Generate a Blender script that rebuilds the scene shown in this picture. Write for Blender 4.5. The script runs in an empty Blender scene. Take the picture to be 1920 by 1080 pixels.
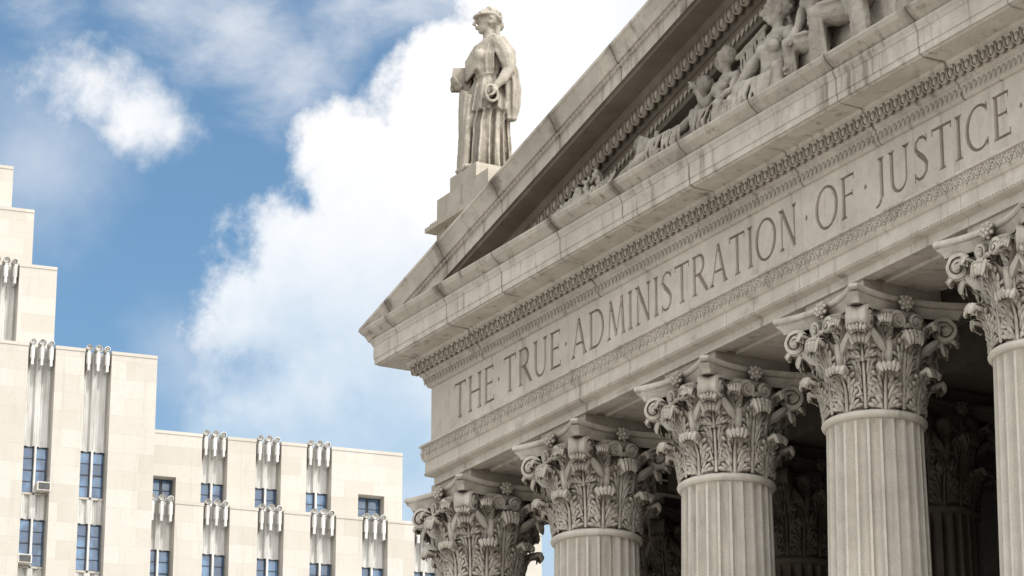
import bpy, bmesh, math, random
from math import sin, cos, pi, radians, sqrt, atan2, floor
from mathutils import Vector, Matrix, noise
random.seed(7)
ZOOM=None
SC=bpy.context.scene
COL=SC.collection
# ------------------------------------------------------------------ helpers
class NT:
    def __init__(s,nt): s.nt=nt; s.L=nt.links
    def n(s,t,**k):
        x=s.nt.nodes.new(t)
        for a,b in k.items(): setattr(x,a,b)
        return x
    def put(s,sock,v):
        if v is None: return
        if isinstance(v,bpy.types.NodeSocket): s.L.new(v,sock)
        else: sock.default_value=v
    def m(s,op,a,b=None,c=None,clamp=False):
        x=s.n('ShaderNodeMath',operation=op); x.use_clamp=clamp
        s.put(x.inputs[0],a); s.put(x.inputs[1],b); s.put(x.inputs[2],c); return x.outputs[0]
    def v(s,op,a,b=None,scale=None):
        x=s.n('ShaderNodeVectorMath',operation=op); s.put(x.inputs[0],a)
        if b is not None: s.put(x.inputs[1],b)
        if scale is not None: s.put(x.inputs['Scale'],scale)
        return x.outputs['Value'] if op in('DISTANCE','DOT_PRODUCT','LENGTH') else x.outputs['Vector']
    def noise(s,vec,scale,detail=4,rough=.55,dist=0,col=False):
        x=s.n('ShaderNodeTexNoise'); s.put(x.inputs['Vector'],vec); x.inputs['Scale'].default_value=scale
        x.inputs['Detail'].default_value=detail; x.inputs['Roughness'].default_value=rough; x.inputs['Distortion'].default_value=dist
        return x.outputs['Color' if col else 'Fac']
    def ss(s,x,a,b,lo=0.,hi=1.,kind='SMOOTHSTEP'):
        r=s.n('ShaderNodeMapRange',interpolation_type=kind); s.put(r.inputs[0],x)
        for i,vv in enumerate((a,b,lo,hi)): r.inputs[i+1].default_value=vv
        return r.outputs[0]
    def mix(s,f,a,b,bt='MIX'):
        x=s.n('ShaderNodeMix',data_type='RGBA',blend_type=bt); s.put(x.inputs[0],f)
        A=[i for i in x.inputs if i.type=='RGBA']
        for q,vv in ((A[0],a),(A[1],b)):
            if isinstance(vv,(tuple,list)): q.default_value=(*vv[:3],1)
            else: s.L.new(vv,q)
        return [o for o in x.outputs if o.type=='RGBA'][0]
    def xyz(s,vec):
        x=s.n('ShaderNodeSeparateXYZ'); s.put(x.inputs[0],vec); return x.outputs
    def comb(s,a,b,c):
        x=s.n('ShaderNodeCombineXYZ'); s.put(x.inputs[0],a);s.put(x.inputs[1],b);s.put(x.inputs[2],c); return x.outputs[0]

def newmat(name):
    m=bpy.data.materials.new(name); m.use_nodes=True
    t=NT(m.node_tree); b=m.node_tree.nodes['Principled BSDF']; return m,t,b

def stone(name,light,dark,stain=(.16,.145,.12),stain_amt=.5,speck=.25,bump=.25,rough=.85,joints=None,streak=.5,grime_shade=0):
    m,t,b=newmat(name)
    P=t.n('ShaderNodeNewGeometry').outputs['Position']
    s=t.xyz(P)
    big=t.ss(t.noise(P,.55,3,.6),.35,.68)
    med=t.ss(t.noise(P,3.2,4,.62),.3,.72)
    c=t.mix(big,light,dark)
    c=t.mix(t.m('MULTIPLY',med,.45),c,tuple(x*.78 for x in dark))
    sv=t.v('MULTIPLY',P,(3.2,3.2,.28))
    st=t.m('MULTIPLY',t.ss(t.noise(sv,1.3,4,.65),.53,.78),streak)
    c=t.mix(st,c,stain)
    bl=t.m('MULTIPLY',t.ss(t.noise(P,1.4,5,.7,.6),.54,.8),stain_amt)
    c=t.mix(bl,c,stain)
    sp=t.noise(P,42,2,.7)
    c=t.mix(t.m('MULTIPLY',t.ss(sp,.52,.72),speck),c,tuple(x*.45 for x in dark))
    c=t.mix(t.m('MULTIPLY',t.ss(sp,.46,.3),speck*.6),c,tuple(min(1,x*1.25) for x in light))
    if joints:
        per,w,amt,stw=joints
        fx=t.m('PINGPONG',t.m('ADD',s[0],100.3),per/2)
        j=t.ss(fx,w,w*.5)
        c=t.mix(t.m('MULTIPLY',j,amt),c,(.07,.06,.05))
        if stw:
            wob=t.m('MULTIPLY',t.m('SUBTRACT',t.noise(P,2.2,4,.7),.5),stw*2.2)
            nn=t.noise(P,.85,2,.5)
            e=t.m('MULTIPLY',t.ss(t.m('ADD',fx,wob),stw,0),t.ss(nn,.38,.58))
            c=t.mix(t.m('MULTIPLY',e,.75),c,(.10,.08,.06))
    if grime_shade:
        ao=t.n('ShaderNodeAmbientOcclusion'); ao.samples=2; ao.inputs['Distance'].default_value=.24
        g=t.m('MULTIPLY',t.ss(ao.outputs['AO'],.85,.25),grime_shade)  # occlusion darkens crevices: shade put into the base colour along with dirt
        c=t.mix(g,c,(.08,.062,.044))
    t.put(b.inputs['Base Color'],c); b.inputs['Roughness'].default_value=rough
    b.inputs['Specular IOR Level'].default_value=.25
    bp=t.n('ShaderNodeBump'); bp.inputs['Strength'].default_value=bump; bp.inputs['Distance'].default_value=.03
    t.put(bp.inputs['Height'],t.m('ADD',t.noise(P,9,4,.7),t.m('MULTIPLY',sp,.35)))
    t.put(b.inputs['Normal'],bp.outputs[0])
    return m

M_stone=stone('granite',(.66,.61,.54),(.55,.505,.44),joints=(2.145,.012,.35,0),stain=(.17,.145,.115),stain_amt=.55,streak=.75)
M_frieze=stone('granite_frieze',(.68,.63,.56),(.575,.53,.465),joints=(2.145,.008,.25,0),stain=(.20,.17,.135),stain_amt=.42,streak=.6)
M_rake=stone('granite_weathered',(.60,.555,.485),(.45,.41,.355),stain=(.14,.115,.09),stain_amt=.68,joints=(2.15,.02,.8,.26),streak=.8)
M_soff=stone('granite_dark_soffit',(.22,.193,.16),(.145,.125,.10),stain=(.08,.067,.053),stain_amt=.6)  # rake underside in a much darker granite tone
M_cornice=stone('granite_cornice',(.65,.605,.54),(.52,.48,.42),stain=(.17,.145,.11),stain_amt=.6,joints=(2.15,.006,.18,.04),streak=.9)
M_orn=stone('granite_ornament',(.61,.56,.485),(.49,.44,.375),stain=(.2,.165,.125),stain_amt=.4,grime_shade=.95)
M_band=stone('granite_carved_band',(.62,.57,.495),(.52,.47,.405),stain=(.2,.165,.125),stain_amt=.4,grime_shade=.65)
M_orn2=stone('granite_ornament_dark',(.44,.40,.34),(.32,.285,.24),stain=(.14,.115,.09),stain_amt=.5,grime_shade=.9)  # rake ornament in a darker granite tone
M_cap=stone('granite_capital',(.69,.645,.57),(.48,.44,.38),stain=(.18,.15,.12),stain_amt=.65,grime_shade=1.,bump=.4)
M_shaft=stone('granite_shaft',(.74,.695,.62),(.64,.595,.525),stain_amt=.28,speck=.32,streak=.5,grime_shade=.35)
M_letter=stone('granite_letter_recess',(.31,.265,.205),(.24,.205,.155),stain_amt=.2)
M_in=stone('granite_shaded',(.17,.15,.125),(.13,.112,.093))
M_cin=stone('granite_inner_shaded',(.13,.113,.092),(.09,.078,.063),grime_shade=.6)  # inner columns and beams: interior shade put into a darker granite colour
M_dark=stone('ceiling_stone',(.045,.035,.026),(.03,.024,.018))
M_wall=stone('shade_darkened_wall',(.045,.036,.028),(.03,.025,.02))  # near-black wall colour carries the portico's interior shade
M_tymp=stone('granite_tympanum',(.36,.33,.285),(.27,.245,.21),stain_amt=.4)
M_sculpt=stone('marble_sculpture',(.54,.505,.445),(.36,.33,.285),stain=(.12,.103,.08),stain_amt=.75,grime_shade=1.,bump=.6)
M_statue=stone('statue_stone',(.47,.43,.37),(.32,.29,.24),stain=(.12,.10,.075),stain_amt=.7,grime_shade=1.,bump=.6)
M_ped=stone('pedestal_stone',(.50,.46,.395),(.38,.345,.29),stain=(.15,.125,.095),stain_amt=.65,streak=.8)

def flat(name,col,rough=.6,metal=0,ns=8,var=.25):
    m,t,b=newmat(name); P=t.n('ShaderNodeNewGeometry').outputs['Position']
    c=t.mix(t.ss(t.noise(P,ns,4,.6),.35,.7),col,tuple(x*(1-var) for x in col))
    t.put(b.inputs['Base Color'],c); b.inputs['Roughness'].default_value=rough; b.inputs['Metallic'].default_value=metal
    return m
M_ground=flat('pavement',(.36,.345,.32),.9,ns=.4)
M_road=flat('asphalt',(.06,.06,.06),.9,ns=.8)
M_frame=flat('window_frame_paint',(.05,.06,.085),.5)
M_ac=flat('air_conditioner_casing',(.66,.63,.57),.5,ns=4)
M_acg=flat('air_conditioner_grille',(.12,.12,.12),.6)
def metalmat():
    m,t,b=newmat('weathered_aluminium_ribs')
    O=t.n('ShaderNodeTexCoord').outputs['Object']
    c=t.mix(t.ss(t.noise(t.v('MULTIPLY',O,(2.5,2.5,.4)),1.3,4,.6),.35,.75),(.62,.61,.59),(.42,.41,.385))
    t.put(b.inputs['Base Color'],c); b.inputs['Roughness'].default_value=.55; b.inputs['Metallic'].default_value=.12
    return m
M_metal=metalmat()

def limestone():
    m,t,b=newmat('limestone_ashlar')
    O=t.n('ShaderNodeTexCoord').outputs['Object']; s=t.xyz(O)
    uv=t.comb(t.m('ADD',s[0],s[1]),s[2],0.)
    br=t.n('ShaderNodeTexBrick'); t.put(br.inputs['Vector'],uv)
    br.inputs['Scale'].default_value=1; br.inputs['Brick Width'].default_value=1.55; br.inputs['Row Height'].default_value=.92
    br.inputs['Mortar Size'].default_value=.011; br.inputs['Mortar Smooth'].default_value=.6; br.inputs['Bias'].default_value=-.1
    br.inputs['Color1'].default_value=(.53,.50,.455,1); br.inputs['Color2'].default_value=(.455,.42,.37,1); br.inputs['Mortar'].default_value=(.41,.375,.325,1)
    c=br.outputs['Color']
    c=t.mix(t.m('MULTIPLY',t.ss(t.noise(O,.35,4,.6),.4,.7),.4),c,(.515,.495,.46))
    c=t.mix(t.m('MULTIPLY',t.ss(t.noise(t.v('MULTIPLY',O,(2.5,2.5,.22)),1.2,4,.65),.52,.8),.5),c,(.34,.31,.26))
    c=t.mix(t.m('MULTIPLY',t.ss(t.noise(O,5,4,.65),.48,.75),.35),c,(.41,.38,.33))
    t.put(b.inputs['Base Color'],c); b.inputs['Roughness'].default_value=.9
    bp=t.n('ShaderNodeBump'); bp.inputs['Strength'].default_value=.3; bp.inputs['Distance'].default_value=.02
    t.put(bp.inputs['Height'],t.noise(O,8,4,.6)); t.put(b.inputs['Normal'],bp.outputs[0])
    return m
M_lime=limestone()
def glassmat():
    m,t,b=newmat('window_glass')
    O=t.n('ShaderNodeTexCoord').outputs['Object']
    n=t.noise(O,.9,2,.5)
    c=t.mix(t.ss(n,.42,.6),(.03,.08,.17),(.10,.21,.37))  # sky reflection put into the glass base colour as blue patches
    t.put(b.inputs['Base Color'],c); b.inputs['Roughness'].default_value=.08; b.inputs['Specular IOR Level'].default_value=.9
    bp=t.n('ShaderNodeBump'); bp.inputs['Strength'].default_value=.08; t.put(bp.inputs['Height'],t.noise(O,1.5,2,.5)); t.put(b.inputs['Normal'],bp.outputs[0])
    return m
M_glass=glassmat()

def mkmesh(name,vs,fs,mat,smooth=False):
    me=bpy.data.meshes.new(name); me.from_pydata([tuple(v) for v in vs],[],fs); me.update()
    if mat: me.materials.append(mat)
    if smooth:
        for p in me.polygons: p.use_smooth=True
    return me
def mkobj(name,me,parent=None,loc=None):
    o=bpy.data.objects.new(name,me); COL.objects.link(o)
    if parent is not None:
        o.parent=parent
        if loc is None: o.location=-world_loc(parent)
        else: o.location=loc
    elif loc is not None: o.location=loc
    return o
def world_loc(o):
    l=Vector(o.location)
    while o.parent: o=o.parent; l=l+Vector(o.location)
    return l
class Geo:
    def __init__(s): s.v=[];s.f=[]
    def add(s,vs,fs):
        n=len(s.v); s.v+= [Vector(v) for v in vs]; s.f+=[[i+n for i in f] for f in fs]
    def box(s,x0,x1,y0,y1,z0,z1):
        s.add([(x0,y0,z0),(x1,y0,z0),(x1,y1,z0),(x0,y1,z0),(x0,y0,z1),(x1,y0,z1),(x1,y1,z1),(x0,y1,z1)],
              [(0,3,2,1),(4,5,6,7),(0,1,5,4),(1,2,6,5),(2,3,7,6),(3,0,4,7)])
    def ell(s,c,r,nu=8,nv=6,rot=None):
        c=Vector(c); vs=[];fs=[]
        for j in range(nv+1):
            a=pi*j/nv
            for i in range(nu):
                b=2*pi*i/nu; q=Vector((r[0]*sin(a)*cos(b),r[1]*sin(a)*sin(b),r[2]*cos(a)))
                if rot: q=rot@q
                vs.append(c+q)
        for j in range(nv):
            for i in range(nu):
                fs.append((j*nu+i,(j+1)*nu+i,(j+1)*nu+(i+1)%nu,j*nu+(i+1)%nu))
        s.add(vs,fs)
    def caps(s,a,b,ra,rb,n=12):
        a=Vector(a);b=Vector(b); d=(b-a); L=d.length
        if L<1e-5: return
        d/=L; u=d.orthogonal().normalized(); w=d.cross(u); vs=[];fs=[]
        rings=[(-.95*ra,.3),(-.6*ra,.8),(0,1)],[(0,1),(.6*rb,.8),(.95*rb,.3)]
        R=[(a+d*t,ra*k) for t,k in rings[0]]+[(b+d*t,rb*k) for t,k in rings[1]]
        for c,r in R:
            for i in range(n):
                t=2*pi*i/n; vs.append(c+u*r*cos(t)+w*r*sin(t))
        for j in range(len(R)-1):
            for i in range(n): fs.append((j*n+i,j*n+(i+1)%n,(j+1)*n+(i+1)%n,(j+1)*n+i))
        fs.append(tuple(reversed(range(n)))); fs.append(tuple((len(R)-1)*n+i for i in range(n)))
        s.add(vs,fs)
    def disc(s,a,b,r,n=16):
        a=Vector(a);b=Vector(b); d=(b-a).normalized(); u=d.orthogonal().normalized(); w=d.cross(u)
        s.rings([[c+u*r*k*cos(2*pi*i/n)+w*r*k*sin(2*pi*i/n) for i in range(n)] for c,k in ((a,.97),(a.lerp(b,.1),1),(a.lerp(b,.9),1),(b,.97))])
    def spin(s,a,b,ra,rb,n=6):
        a=Vector(a);b=Vector(b); d=(b-a); L=d.length
        if L<1e-5: return
        d/=L; u=d.orthogonal().normalized(); w=d.cross(u); vs=[];fs=[]
        R=[(0,ra*.5),(L*.35,ra),(L*.75,rb),(L,rb*.35)]
        for t_,r in R:
            for i in range(n):
                t=2*pi*i/n; vs.append(a+d*t_+u*r*cos(t)+w*r*sin(t))
        for j in range(3):
            for i in range(n): fs.append((j*n+i,j*n+(i+1)%n,(j+1)*n+(i+1)%n,(j+1)*n+i))
        fs.append(tuple(reversed(range(n)))); fs.append(tuple(3*n+i for i in range(n)))
        s.add(vs,fs)
    def chain(s,pts,rs,n=12):
        for i in range(len(pts)-1): s.caps(pts[i],pts[i+1],rs[i],rs[i+1],n)
    def rings(s,R,cap=True):
        n=len(R[0]); vs=[q for r in R for q in r]; fs=[]
        for j in range(len(R)-1):
            for i in range(n): fs.append((j*n+i,j*n+(i+1)%n,(j+1)*n+(i+1)%n,(j+1)*n+i))
        if cap: fs.append(tuple(reversed(range(n)))); fs.append(tuple((len(R)-1)*n+i for i in range(n)))
        s.add(vs,fs)
    def ribbon(s,pts,wd,th):
        n=len(pts); vs=[];fs=[]
        for i,p in enumerate(pts):
            p=Vector(p); a=Vector(pts[max(0,i-1)]); b=Vector(pts[min(n-1,i+1)])
            t=(b-a).normalized(); w=Vector(wd[i] if isinstance(wd,list) else wd)
            nn=t.cross(w.normalized()).normalized()*(th[i] if isinstance(th,list) else th)
            vs+=[p-w-nn,p+w-nn,p+w*.8+nn,p-w*.8+nn]
        for i in range(n-1):
            for k in range(4):
                fs.append((i*4+k,i*4+(k+1)%4,(i+1)*4+(k+1)%4,(i+1)*4+k))
        fs.append((3,2,1,0)); fs.append(tuple((n-1)*4+k for k in range(4)))
        s.add(vs,fs)
    def obj(s,name,mat,parent=None,smooth=False,loc=None):
        return mkobj(name,mkmesh(name,s.v,s.f,mat,smooth),parent,loc)
def evalmesh(o,name):
    dg=bpy.context.evaluated_depsgraph_get(); dg.update()
    me=bpy.data.meshes.new_from_object(o.evaluated_get(dg)); me.name=name
    return me
def fuse(geo,name,mat,vox,parent=None,loc=None,smooth_it=3,disp=0):
    tmp=mkobj('tmp',mkmesh('tmp',geo.v,geo.f,None))
    r=tmp.modifiers.new('r','REMESH'); r.mode='VOXEL'; r.voxel_size=vox; r.use_smooth_shade=True
    if smooth_it:
        k=tmp.modifiers.new('s','SMOOTH'); k.iterations=smooth_it; k.factor=.5
    me=evalmesh(tmp,name); bpy.data.objects.remove(tmp)
    if disp:
        n=len(me.vertices); co=[0.]*(3*n); no=[0.]*(3*n)
        me.vertices.foreach_get('co',co); me.vertices.foreach_get('normal',no)
        for i in range(n):
            j=3*i; c=Vector((co[j],co[j+1],co[j+2])); q=disp*(noise.noise(c*9)+.6*noise.noise(c*23))
            co[j]+=no[j]*q; co[j+1]+=no[j+1]*q; co[j+2]+=no[j+2]*q
        me.vertices.foreach_set('co',co); me.update()
    me.materials.clear(); me.materials.append(mat)
    me.polygons.foreach_set('use_smooth',[True]*len(me.polygons))
    return mkobj(name,me,parent,loc)
def empty(name,loc):
    o=bpy.data.objects.new(name,None); o.location=loc; COL.objects.link(o); return o

# ------------------------------------------------------------------ dimensions of the portico
X0,Y0=-53.14,27.64
PITCH=4.29; NC=10; CX0=-52.40; CY=28.5
X1=CX0+PITCH*(NC-1)+.86
XM=(X0+X1)/2
ZR,SL=20.95,.259
XT=-54.14
def rake(x): return ZR+SL*((x-XT) if x<=XM else (2*XM-XT-x))
CH=empty('courthouse',(XM,Y0,0))
CH["label"]="grey granite classical courthouse portico with carved pediment and inscribed frieze"; CH["category"]="courthouse"

def sweep(prof,name,mat,yb=34.0,close=True,smooth=False):
    g=Geo(); n=len(prof); vs=[];fs=[]
    for e,z in prof:
        vs+=[(X0-e,yb,z),(X0-e,Y0-e,z),(X1+e,Y0-e,z),(X1+e,yb,z)]
    for j in range(n-1):
        for i in range(3): fs.append((j*4+i,j*4+i+1,(j+1)*4+i+1,(j+1)*4+i))
    if close:
        fs.append((0,3,2,1)); fs.append(tuple((n-1)*4+i for i in range(4)))
    g.add(vs,fs); return g.obj(name,mat,CH,smooth)

sweep([(-1.65,17.70),(-1.60,17.66),(-.60,17.66),(-.58,17.70),(-.40,17.70),(-.38,17.66),(-.13,17.66),(-.13,17.80),(-.05,17.83),(0,17.85),(.015,17.87),(.015,17.90),(0,17.92),(0,18.12),(.03,18.14),(.045,18.17),(.06,18.19),(.06,18.41),(.10,18.42),(.10,18.455),(-.02,18.458)],'architrave',M_stone,close=False)
sweep([(-.13,18.459),(-.13,19.70)],'frieze_backing',M_in)
sweep([(-.06,19.615),(-.03,19.625),(-.01,19.66),(.04,19.78),(.05,19.81),(.05,19.84),(.08,19.85),(.10,19.88),(.25,20.08),(.28,20.085),(.28,20.12),(.30,20.155),(.70,20.165),(.71,20.19),(.755,20.195),(.755,20.30),(.77,20.305),(.77,20.56),(.785,20.57),(.80,20.61),(.83,20.655),(.83,20.69),(.45,20.70),(-.55,20.702)],'cornice',M_cornice)
sweep([(.70,20.703),(.80,20.712),(.86,20.76),(.95,20.83),(.985,20.90),(.985,20.93),(-.3,20.94)],'eaves_moulding',M_rake)

RP=[(-.30,-1.46),(-.02,-1.445),(.00,-1.40),(.04,-1.26),(.05,-1.24),(.05,-1.19),(.09,-1.18),(.11,-1.12),(.27,-.90),(.30,-.89),(.30,-.82),(.32,-.74),(.70,-.72),(.71,-.66),(.762,-.655),(.762,-.40),(.79,-.39),(.81,-.355),(.81,-.33),(.85,-.325),(.89,-.22),(.97,-.08),(.995,-.06),(.995,0),(-6.0,.05)]
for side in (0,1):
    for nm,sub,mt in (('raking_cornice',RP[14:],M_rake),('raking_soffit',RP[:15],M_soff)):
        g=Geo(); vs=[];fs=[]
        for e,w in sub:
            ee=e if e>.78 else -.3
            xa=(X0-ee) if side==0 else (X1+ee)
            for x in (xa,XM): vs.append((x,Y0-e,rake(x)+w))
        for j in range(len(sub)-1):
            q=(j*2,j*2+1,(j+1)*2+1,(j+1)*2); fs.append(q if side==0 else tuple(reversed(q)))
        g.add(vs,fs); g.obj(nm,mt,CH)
for sx_,xx in ((-1,X0),(1,X1)):
    g=Geo()
    pr=[(e,w) for e,w in RP if e>.78 and e<1.2]; vs=[];fs=[]
    for e0,w0 in pr:
        vs+=[(xx+sx_*e0,Y0-e0,rake(xx+sx_*e0)+w0),(xx+sx_*e0,34,rake(xx+sx_*e0)+w0)]
    for j in range(len(pr)-1): fs.append((2*j,2*j+2,2*j+3,2*j+1))
    g.add(vs,fs); g.obj('eaves_return',M_rake,CH)
g=Geo(); xa=X0-.2; xb=X1+.2
g.add([(xa,34,20.69),(xb,34,20.69),(XM,34,rake(XM)),(xa,27.95,20.69),(xb,27.95,20.69),(XM,27.95,rake(XM)-.3),(xa,27.95,rake(xa)-.3),(xb,27.95,rake(xb)-.3),(xa,34,rake(xa)-.3),(xb,34,rake(xb)-.3)],
      [(3,4,7,5,6),(0,8,2,9,1),(0,3,6,8),(1,9,7,4)])
g.obj('tympanum',M_tymp,CH)

# ------------------------------------------------------------------ ornament rows
def orn_row(name,kind,xa,xb,pitch,w,h,d,yf,zf,slope,mat=M_orn):
    g=Geo(); n=int(abs(xb-xa)/pitch)
    for i in range(n):
        x=xa+(i+.5)*(xb-xa)/n; z=zf(x)
        k0=len(g.v)
        if kind=='egg':
            g.ell((x,yf-.02,z-.02*h),(w*.27,d*.9,h*.44),8,6)
            pts=[]
            for a in range(9):
                t=pi+pi*a/8
                pts.append((x+w*.42*cos(t),yf-d*.35,z+h*.02+h*.50*sin(t)))
            pts=[(x-w*.42,yf-d*.5,z+h*.48)]+pts+[(x+w*.42,yf-d*.5,z+h*.48)]
            g.ribbon(pts,(0,d*.5,0),w*.05)
        elif kind=='leaf':
            g.add([(x-w*.45,yf,z+h*.5),(x+w*.45,yf,z+h*.5),(x+w*.4,yf-d*.4,z),(x,yf-d,z+h*.3),(x-w*.4,yf-d*.4,z),(x,yf-d*.8,z-h*.5)],
                  [(0,4,3),(0,3,1),(1,3,2),(3,4,5),(3,5,2)])
        elif kind=='scroll':
            s=1 if i%2 else -1
            pts=[(x+w*(-.5+a/8),yf-d*.3,z+s*h*.30*sin(a/8*pi)) for a in range(9)]
            g.ribbon(pts,(0,d*.6,0),h*.05)
            for q in range(5):
                aa=radians(-60+30*q)*s; cx_,cz_=x,z-s*h*.30
                g.caps((cx_,yf,cz_),(cx_+w*.34*sin(aa),yf-d*.35,cz_+s*h*.40*cos(aa)),h*.03,h*.075,5)
            g.ell((x-w*.5,yf,z),(w*.1,d*.8,h*.12),6,4)
            g.ell((x,yf,z+s*h*.42),(w*.3,d*.5,h*.07),6,4); g.ell((x-w*.28,yf,z-s*h*.36),(w*.12,d*.7,h*.1),6,4); g.ell((x+w*.28,yf,z-s*h*.36),(w*.12,d*.7,h*.1),6,4)
        elif kind=='bead':
            g.ell((x,yf,z),(w*.42,d,h*.5),6,4)
        if slope:
            for v in g.v[k0:]: v.z+=slope*(v.x-x)
    return g.obj(name,mat,CH,True)
cst=lambda z:(lambda x:z)
orn_row('egg_and_dart_moulding','egg',X0-.18,X1+.18,.20,.20,.225,.10,Y0-.165,cst(19.985),0)
orn_row('leaf_moulding','leaf',X0-.02,X1+.02,.12,.115,.17,.05,Y0-.020,cst(19.725),0)
orn_row('scroll_moulding','scroll',X0-.06,X1+.06,.13,.13,.225,.024,Y0-.060,cst(18.30),0,M_band)
orn_row('bead_moulding','bead',X0,X1,.085,.08,.03,.02,Y0-.012,cst(17.885),0)
orn_row('leaf_moulding','leaf',X0-.80,X1+.80,.10,.095,.045,.02,Y0-.79,cst(20.635),0)
for sd in (0,1):
    a,b=(X0-.8,XM) if sd==0 else (XM,X1+.8); s=SL if sd==0 else -SL
    orn_row('leaf_moulding','leaf',a,b,.12,.11,.085,.035,Y0-.79,lambda x:rake(x)-.37,s)
    a,b=(X0+.9,XM) if sd==0 else (XM,X1-.9)
    orn_row('egg_and_dart_moulding','egg',a,b,.235,.235,.27,.12,Y0-.18,lambda x:rake(x)-1.01,s,M_orn2)
    orn_row('leaf_moulding','leaf',a+1.,b,.14,.13,.17,.05,Y0-.02,lambda x:rake(x)-1.33,s,M_orn2)

# ------------------------------------------------------------------ inscription
TK,TN=.135,.068
def L(x1,y1,x2,y2,w):
    d=Vector((x2-x1,y2-y1)); n=Vector((-d.y,d.x)).normalized()*w/2
    return [[(x1+n.x,y1+n.y),(x2+n.x,y2+n.y),(x2-n.x,y2-n.y),(x1-n.x,y1-n.y)]]
def S(x,y,w=.27,h=.035,dr=1):
    return [[(x-w/2,y),(x+w/2,y),(x+w*.24,y+.085),(x-w*.24,y+.085)] if dr>0 else [(x-w*.24,y-.085),(x+w*.24,y-.085),(x+w/2,y),(x-w/2,y)]]
def ARC(cx,cy,rx,ry,a0,a1,wf,n=14):
    out=[]
    def pt(a,s):
        w=wf(a)/2*s; return (cx+(rx+w)*cos(a),cy+(ry+(TN/2*s if abs(sin(a))>.9 else w*.8))*sin(a))
    for i in range(n):
        a=a0+(a1-a0)*i/n; b=a0+(a1-a0)*(i+1.04)/n
        out.append([pt(a,1),pt(b,1),pt(b,-1),pt(a,-1)])
    return out
wr=lambda a: TN+(TK-TN)*abs(cos(a))
def glyph(c):
    if c=='I': return .28,L(.14,.0,.14,1,TK)+S(.14,0)+S(.14,1,dr=-1)
    if c=='T': return .74,L(.37,0,.37,.99,TK)+L(.03,.965,.71,.965,.068)+S(.37,0)+L(.045,1.0,.045,.84,.05)+L(.695,1.0,.695,.84,.05)
    if c=='H': return .86,L(.16,0,.16,1,TK)+L(.70,0,.70,1,TK)+L(.16,.52,.70,.52,TN)+S(.16,0)+S(.16,1,dr=-1)+S(.70,0)+S(.70,1,dr=-1)
    if c in 'EF':
        o=L(.15,0,.15,1,TK)+S(.13,1,.2,dr=-1)+L(.15,.965,.56,.965,.066)+L(.15,.53,.50,.53,.062)+L(.555,1.0,.555,.84,.045)+L(.50,.61,.50,.45,.04)
        if c=='E': o+=L(.15,.035,.60,.035,.066)+L(.59,0,.60,.16,.045)+S(.13,0,.2)
        else: o+=S(.15,0)
        return .62,o
    if c=='R': return .76,L(.15,0,.15,1,TK)+S(.15,0)+S(.13,1,.2,dr=-1)+L(.15,.965,.38,.965,TN)+L(.15,.50,.38,.50,TN)+ARC(.37,.735,.20,.235,-pi/2,pi/2,wr)+L(.36,.5,.72,.03,TK)+L(.64,.025,.80,.025,.05)
    if c=='U': return .84,L(.17,.3,.17,1,TK)+L(.69,.3,.69,1,TN)+S(.17,1,dr=-1)+S(.69,1,dr=-1)+ARC(.43,.30,.26,.285,pi,2*pi,lambda a:TN+(TK-TN)*(0.5-0.5*cos(a)))
    if c=='A': return .86,L(.13,0,.43,1,TN)+L(.43,1,.74,0,TK)+L(.24,.34,.62,.34,TN)+S(.13,0,.24)+S(.75,0,.24)
    if c=='D': return .86,L(.15,0,.15,1,TK)+L(.15,.965,.40,.965,TN)+L(.15,.035,.40,.035,TN)+ARC(.38,.5,.38,.47,-pi/2,pi/2,wr,18)+S(.12,0,.18)+S(.12,1,.18,dr=-1)
    if c=='M': return 1.02,L(.14,0,.22,1,TN)+L(.22,1,.51,.04,TK)+L(.51,.04,.80,1,TN)+L(.80,1,.88,0,TK)+S(.14,0,.22)+S(.88,0,.24)
    if c=='N': return .86,L(.16,0,.16,1,TN)+L(.16,1,.70,.0,TK)+L(.70,0,.70,1,TN)+S(.16,0,.22)+S(.12,1,.2,dr=-1)+S(.70,1,.22,dr=-1)
    if c=='O': return .96,ARC(.48,.5,.40,.485,0,2*pi,wr,28)
    if c=='C': return .84,ARC(.48,.5,.40,.485,radians(48),radians(312),wr,22)+L(.755,.98,.755,.78,.045)+L(.765,.02,.765,.2,.045)
    if c=='S':
        pts=[(.50,.86),(.40,.955),(.27,.965),(.15,.89),(.12,.76),(.19,.64),(.31,.54),(.42,.44),(.50,.31),(.47,.15),(.36,.05),(.22,.03),(.09,.12)]
        ws=[.06,.065,.07,.08,.10,.125,.14,.135,.115,.09,.075,.065,.06]; o=[]
        for i in range(len(pts)-1):
            a=Vector(pts[i]);b=Vector(pts[i+1]);d=(b-a).normalized(); a2=a-d*.012;b2=b+d*.012
            o+=L(a2.x,a2.y,b2.x,b2.y,(ws[i]+ws[i+1])/2)
        return .60,o+L(.515,.99,.505,.80,.045)+L(.085,.0,.09,.2,.045)
    if c=='J': return .38,L(.24,.08,.24,1,TK)+S(.24,1,dr=-1)+L(.235,.10,.14,-.07,.085)+L(.145,-.065,.0,-.12,.07)
FZ0,FH=18.726,.718
words=[('THE',-52.13,-50.52),('TRUE',-50.17,-48.02),('ADMINISTRATION',-47.66,-40.34),('OF',-39.86,-38.73),('JUSTICE',-38.2,-34.77)]
dots=[-50.35,-47.84,-40.10,-38.46,-34.52]
letters=[]
for w,xa,xb in words:
    gl=[glyph(c) for c in w]; tot=sum(g_[0] for g_ in gl); gap=.07
    sc=(xb-xa)/(tot+gap*(len(w)-1)); x=xa
    for (wd,st),c in zip(gl,w):
        letters.append((c,[[(x+px*sc,FZ0+pz*FH) for px,pz in s_] for s_ in st])); x+=(wd+gap)*sc
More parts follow.
